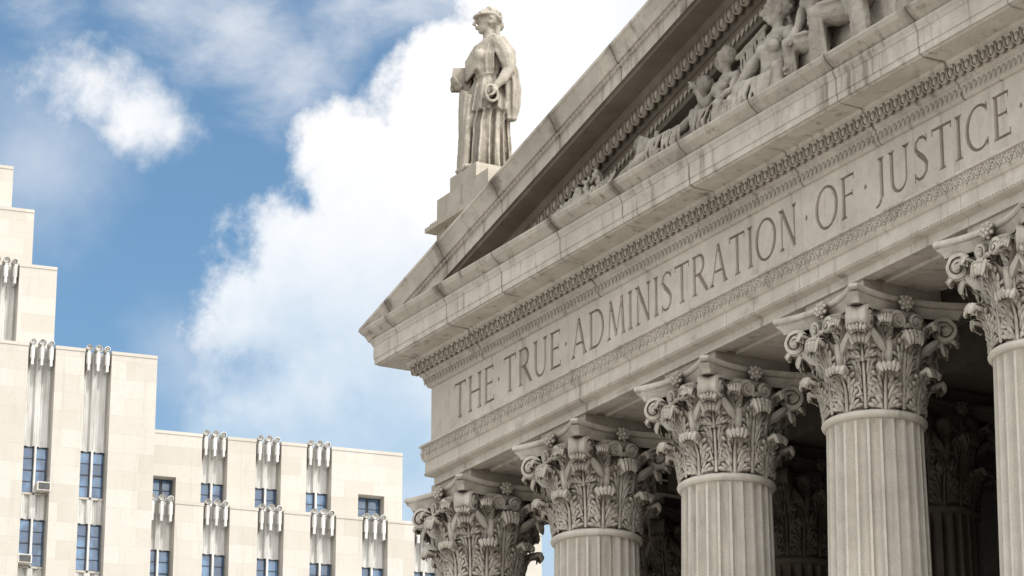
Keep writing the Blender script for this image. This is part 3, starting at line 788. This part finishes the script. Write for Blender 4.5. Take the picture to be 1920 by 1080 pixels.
def ribs(bc,d,z0,z1,name,top):
    g=Geo(); n=54; vs=[];fs=[]
    for i in range(n+1):
        u=-HW+2*HW*i/n; y=-(d-.40-RK+rib_profile(u)); vs+=[(bc+u,y,z0),(bc+u,y,z1)]
    for i in range(n): fs.append((2*i,2*i+2,2*i+3,2*i+1))
    g.add(vs,fs)
    g.box(bc-HW,bc+HW,-(d-.39-RK),-(d-.2)+.3+RK,z1-.01,z1+.03)
    if top:
        for c,r in ((-.46,.17),(0,.20),(.46,.17)):
            zc=z1+.06
            pts=[];n2=30
            for i in range(n2+1):
                t=i/n2; a=-pi/2+ (1 if c<=0 else -1)*t*2*pi*1.6; rr=r*(1-.75*t); pts.append((bc+c+rr*cos(a),-(d-.22),zc+rr*sin(a)))
            g.ribbon(pts,(0,.26,0),.022); g.ell((bc+c,-(d-.12),zc),(r*.6,.1,r*.6),8,6)
            g.box(bc+c-.06,bc+c+.06,-(d+.03),-(d-.3-RK),z1-1.1,z1-.1)
            g.box(bc+c-.10,bc+c+.10,-(d-.01),-(d-.3-RK),z1-.75,z1-.2)
    return lobj(g,name,M_metal,OB,False)
def window(c,hw,d0,zb,zt,pair=True):
    d=d0-RK
    w=Geo(); w.box(c-hw,c+hw,-(d-.44),-(d-.42),zb,zt)
    W=lobj(w,'window',M_glass)
    f=Geo(); y0,y1=-(d-.36),-(d-.43)
    t=.045
    f.box(c-hw,c-hw+t,y0,y1,zb,zt); f.box(c+hw-t,c+hw,y0,y1,zb,zt); f.box(c-hw+t,c+hw-t,y0,y1,zt-t,zt); f.box(c-hw+t,c+hw-t,y0,y1,zb,zb+t)
    for k in (1,2,3):
        zm=zb+(zt-zb)*k/4; q=.03 if k==2 else .014; f.box(c-hw+t,c+hw-t,y0+.02,y1,zm-q,zm+q)
    f.obj('window_frame',M_frame,W,False,Vector((0,0,0)))
    s=Geo(); s.box(c-hw-.01,c+hw+.01,-(d-.24),-(d-.43),zb-.10,zb-.002); s.obj('window_sill',M_lime,W,False,Vector((0,0,0)))
    return W
def block(d,U0,U1,zt,bays,wins,zlow,wh=2.3):
    C=.46+RK
    g=Geo(); g.box(U0,U1,-(d-C),-(d-C)+14,0,zt-.12)
    edges=[U0]; 
    for c,k,hw in bays: edges+=[c-hw,c+hw]
    edges.append(U1)
    for i in range(0,len(edges),2):
        if edges[i+1]-edges[i]>.05:
            a,b=edges[i],edges[i+1]
            g.box(a,b,-d,-(d-C-.01),0,zt-.16); g.box(a-.02 if a>U0 else a,b+.02 if b<U1 else b,-(d+.03),-(d-C-.04),zt-.16,zt)
    for c,k,hw in bays:
        if k=='plain':
            g.box(c-hw,c+hw,-(d-.001),-(d-C-.01),wins[0]+0,zt-.16); g.box(c-hw-.02,c+hw+.02,-(d+.028),-(d-C-.03),zt-.16,zt-.001)
    w_=lobj(g,'wall',M_lime)
    for c,k,hw in bays:
        zs=wins
        if k=='rib': ribs(c,d,zs[0],zt+.02,'fluted_pilaster',True)
        for i,z in enumerate(zs):
            if z-wh<zlow-4: break
            if k=='rib':
                window(c-.335,.285,d,z-wh,z); window(c+.335,.285,d,z-wh,z)
                gm=Geo(); gm.box(c-.05,c+.05,-(d-.16-RK),-(d-.44-RK),z-wh,z); lobj(gm,'mullion',M_metal)
                nz=zs[i+1] if i+1<len(zs) else z-3.6
                ribs(c,d,nz,z-wh-.11,'spandrel',False)
            else:
                window(c-hw/2+.01,hw/2-.03,d,z-wh,z); window(c+hw/2-.01,hw/2-.03,d,z-wh,z)
                if i==0: 
                    gm=Geo(); gm.box(c-hw,c+hw,-(d-.002),-(d-C),zs[1] if len(zs)>1 else 30,z-wh-.11); lobj(gm,'spandrel',M_lime)
fl=lambda top,n:[top-3.6*i for i in range(n)]
block(0,-13.3,0,45.87,[(-12.5,'plain',.6),(-9.94,'rib',HW),(-7.13,'rib',HW),(-4.46,'rib',HW),(-1.66,'plain',.7)],fl(43.5,2),38)
block(3,-14.6,6.5,41.5,[(-13.3,'rib',HW),(-10.53,'rib',HW),(-7.77,'rib',HW),(-5.07,'rib',HW),(-2.37,'rib',HW),(.37,'rib',HW),(3.1,'rib',HW)],fl(39.1,3),34)
block(4.5,-30.5,-14.14,48.3,[(-28.1,'rib',HW),(-25.35,'rib',HW),(-22.6,'rib',HW),(-19.85,'rib',HW),(-17.08,'rib',HW)],fl(43.3,4),34)
block(2,-30,-18.8,53.15,[(-24.1,'rib',HW),(-21.35,'rib',HW)],[47.5],44)
block(0,-30,-19.7,56.75,[],[50],50)
block(-2,-30,-20.5,59.7,[],[50],50)
def aircon(u,z,d):
    e=empty('air_conditioner',LBo+UD*u+Vector((UD.y,-UD.x,0))*(d-.35)+Vector((0,0,z))); e.rotation_euler=OB.rotation_euler
    e["label"]="small beige window air conditioner jutting from a tower window"; e["category"]="air conditioner"; e["group"]="window air conditioners on the limestone tower"
    g=Geo(); g.box(-.33,.33,-.38,.38,0,.42); g.box(-.35,.35,-.10,-.06,-.02,.44); g.obj('casing',M_ac,e,False,Vector((0,0,0)))
    g=Geo(); g.box(-.27,.27,-.40,-.381,.05,.37)
    for i in range(6): g.box(-.27,.27,-.415,-.401,.07+.05*i,.09+.05*i)
    g.obj('grille',M_acg,e,False,Vector((0,0,0)))
aircon(-19.45,41.02,4.5); aircon(-20.2,37.42,4.5)

# ------------------------------------------------------------------ ground
g=Geo(); g.add([(-3000,-3000,0),(3000,-3000,0),(3000,3000,0),(-3000,3000,0)],[(0,1,2,3)])
o=g.obj('ground',M_ground); o["kind"]="structure"
g=Geo(); g.add([(-300,2,.004),(100,2,.004),(100,14,.004),(-300,14,.004)],[(0,1,2,3)])
o=g.obj('road',M_road); o["kind"]="structure"

# ------------------------------------------------------------------ world
SUN_EL=radians(50); sund=Vector((1,.38,0)).normalized()
w=bpy.data.worlds.new("World"); SC.world=w; w.use_nodes=True
t=NT(w.node_tree); bg=w.node_tree.nodes['Background']; out=w.node_tree.nodes['World Output']
sk=t.n('ShaderNodeTexSky'); sk.sky_type='NISHITA'; sk.sun_disc=False; sk.sun_elevation=SUN_EL
sk.sun_rotation=atan2(sund.x,sund.y); sk.air_density=1.0; sk.dust_density=.4; sk.ozone_density=2.0
skc=t.mix(1.,sk.outputs[0],(1.0,1.18,1.17),'MULTIPLY')
t.put(bg.inputs[0],skc); bg.inputs[1].default_value=.12
D=t.n('ShaderNodeTexCoord').outputs['Generated']
def dirv(az,el):
    e=radians(el); H=HV*cos(radians(az))+RV*sin(radians(az))
    return (H.x*cos(e),H.y*cos(e),sin(e))
def blobset(Dw,bl):
    cur=None
    for az,el,r in bl:
        d=t.v('DISTANCE',Dw,dirv(az,el)); vv=t.m('MULTIPLY_ADD',d,-1/radians(r),1.)
        vv=t.m('MULTIPLY',vv,r/2.)
        cur=vv if cur is None else t.m('SMOOTH_MAX',cur,vv,.15)
    return cur
wn=t.v('SUBTRACT',t.noise(D,26,3,.5,col=True),(.5,.5,.5))
Dw=t.v('ADD',D,t.v('SCALE',wn,scale=.018))
main=[(.4,20.8,3.0),(-2.5,20.2,1.65),(-3.2,20.8,1.15),(-4.0,19.0,1.25),(-4.85,17.9,1.15),(-4.0,18.1,1.5),(-3.0,18.4,1.9),(-3.4,17.0,1.6),(-3.6,15.4,2.5),(-1.2,22.4,.9),(-.6,17.4,3.4),(3.0,23.1,3.3),(1.2,24.6,2.6),(2,14,5)]
fb=t.noise(D,34,8,.62); fb2=t.noise(D,95,5,.6)
low=t.xyz(D)[2]
dm=t.m('ADD',blobset(Dw,main),t.m('ADD',t.m('MULTIPLY',t.m('SUBTRACT',fb,.47),.95),t.m('MULTIPLY',t.m('SUBTRACT',fb2,.5),.35)))
mk1=t.mix(t.ss(low,.285,.315),t.ss(dm,-.35,.6),t.ss(dm,-.05,.26))
small=[(-8.2,21.75,1.05),(-7.2,21.3,.95),(-7.7,22.2,.6),(-6.5,21.05,.6),(-8.9,21.3,.5)]
ds=t.m('ADD',blobset(Dw,small),t.m('ADD',t.m('MULTIPLY',t.m('SUBTRACT',fb,.5),1.2),t.m('MULTIPLY',t.m('SUBTRACT',fb2,.5),.4)))
mk2=t.m('MULTIPLY',t.ss(ds,-.12,.5),.95)
wisp=[(-5.4,23.1,1.6),(-3.2,23.6,1.5),(-4.3,22.0,1.3),(-6.6,23.4,1.3),(-1.8,23.9,1.4),(-9,23.1,.9),(-6.0,22.6,1.0)]
fw=t.noise(t.v('MULTIPLY',Dw,(1,1,1.9)),20,7,.62)
dw_=t.m('ADD',blobset(Dw,wisp),t.m('MULTIPLY',t.m('SUBTRACT',fw,.5),2.0))
mk3=t.m('MULTIPLY',t.ss(dw_,-.15,1.0),.62)
haze=[(-6.3,14.9,1.5),(-4.6,13.3,2.4),(-5.9,16.8,1.0),(-9,20.5,1.5)]
mk4=t.m('MULTIPLY',t.ss(t.m('ADD',blobset(Dw,haze),t.m('MULTIPLY',t.m('SUBTRACT',fb,.5),1.)),-.4,.9),.45)
cen=t.v('DISTANCE',D,dirv(-1,18.5))
gen=t.m('MULTIPLY',t.ss(t.noise(D,2.4,6,.6),.38,.50),t.ss(cen,.22,.36))
up=t.ss(low,.0,.05)
mask=t.m('MAXIMUM',t.m('MAXIMUM',mk1,mk2),t.m('MAXIMUM',mk3,t.m('MAXIMUM',mk4,gen)))
mask=t.m('MULTIPLY',mask,up)
lo=t.noise(Dw,13,5,.55)
sh=t.m('ADD',t.m('MULTIPLY',t.ss(lo,.38,.62),.42),t.ss(low,.262,.345,0,.85))
sh=t.m('ADD',sh,t.m('MULTIPLY',t.m('SUBTRACT',fb,.5),.6))
sh=t.m('MINIMUM',t.m('MAXIMUM',sh,0),1)
cc=t.mix(sh,(.50,.67,.84),(1.03,1.03,1.04))
far=t.ss(cen,.2,.36)
cc=t.mix(far,cc,(1.0,.985,.96))
sv3=(sund.x*cos(SUN_EL),sund.y*cos(SUN_EL),sin(SUN_EL))
sdot=t.m('MAXIMUM',t.v('DOT_PRODUCT',D,sv3),0.)
glow=t.m('MULTIPLY_ADD',t.m('POWER',sdot,1.7),3.3,-.32)  # unseen clouds brightened towards the sun to shape light on the shaded facade
bc=t.n('ShaderNodeBackground'); t.put(bc.inputs[0],cc); t.put(bc.inputs[1],t.m('MULTIPLY_ADD',far,glow,1.0))
mx=t.n('ShaderNodeMixShader'); t.put(mx.inputs[0],mask); t.L.new(bg.outputs[0],mx.inputs[1]); t.L.new(bc.outputs[0],mx.inputs[2]); t.L.new(mx.outputs[0],out.inputs[0])

sd=bpy.data.lights.new('sun','SUN'); so=bpy.data.objects.new('sun',sd); COL.objects.link(so)
sd.energy=2.8; sd.angle=radians(.5); sd.color=(1,.955,.88)
dv=Vector(sv3); so.rotation_euler=dv.to_track_quat('Z','Y').to_euler(); so.location=(0,0,80)

cd=bpy.data.cameras.new("camera"); cam=bpy.data.objects.new("camera",cd); COL.objects.link(cam)
cd.lens=36*6010/1920; cd.clip_end=8000; cam.location=(0,0,1.7); cam.rotation_euler=(radians(90+18.46),0,atan2(sxh,cxh)); SC.camera=cam
if ZOOM:
    cd.lens*=ZOOM[2]; cd.shift_x=(ZOOM[0]-960)/1920*ZOOM[2]; cd.shift_y=(540-ZOOM[1])/1920*ZOOM[2]
SC.view_settings.view_transform='Standard'; SC.view_settings.look='None'
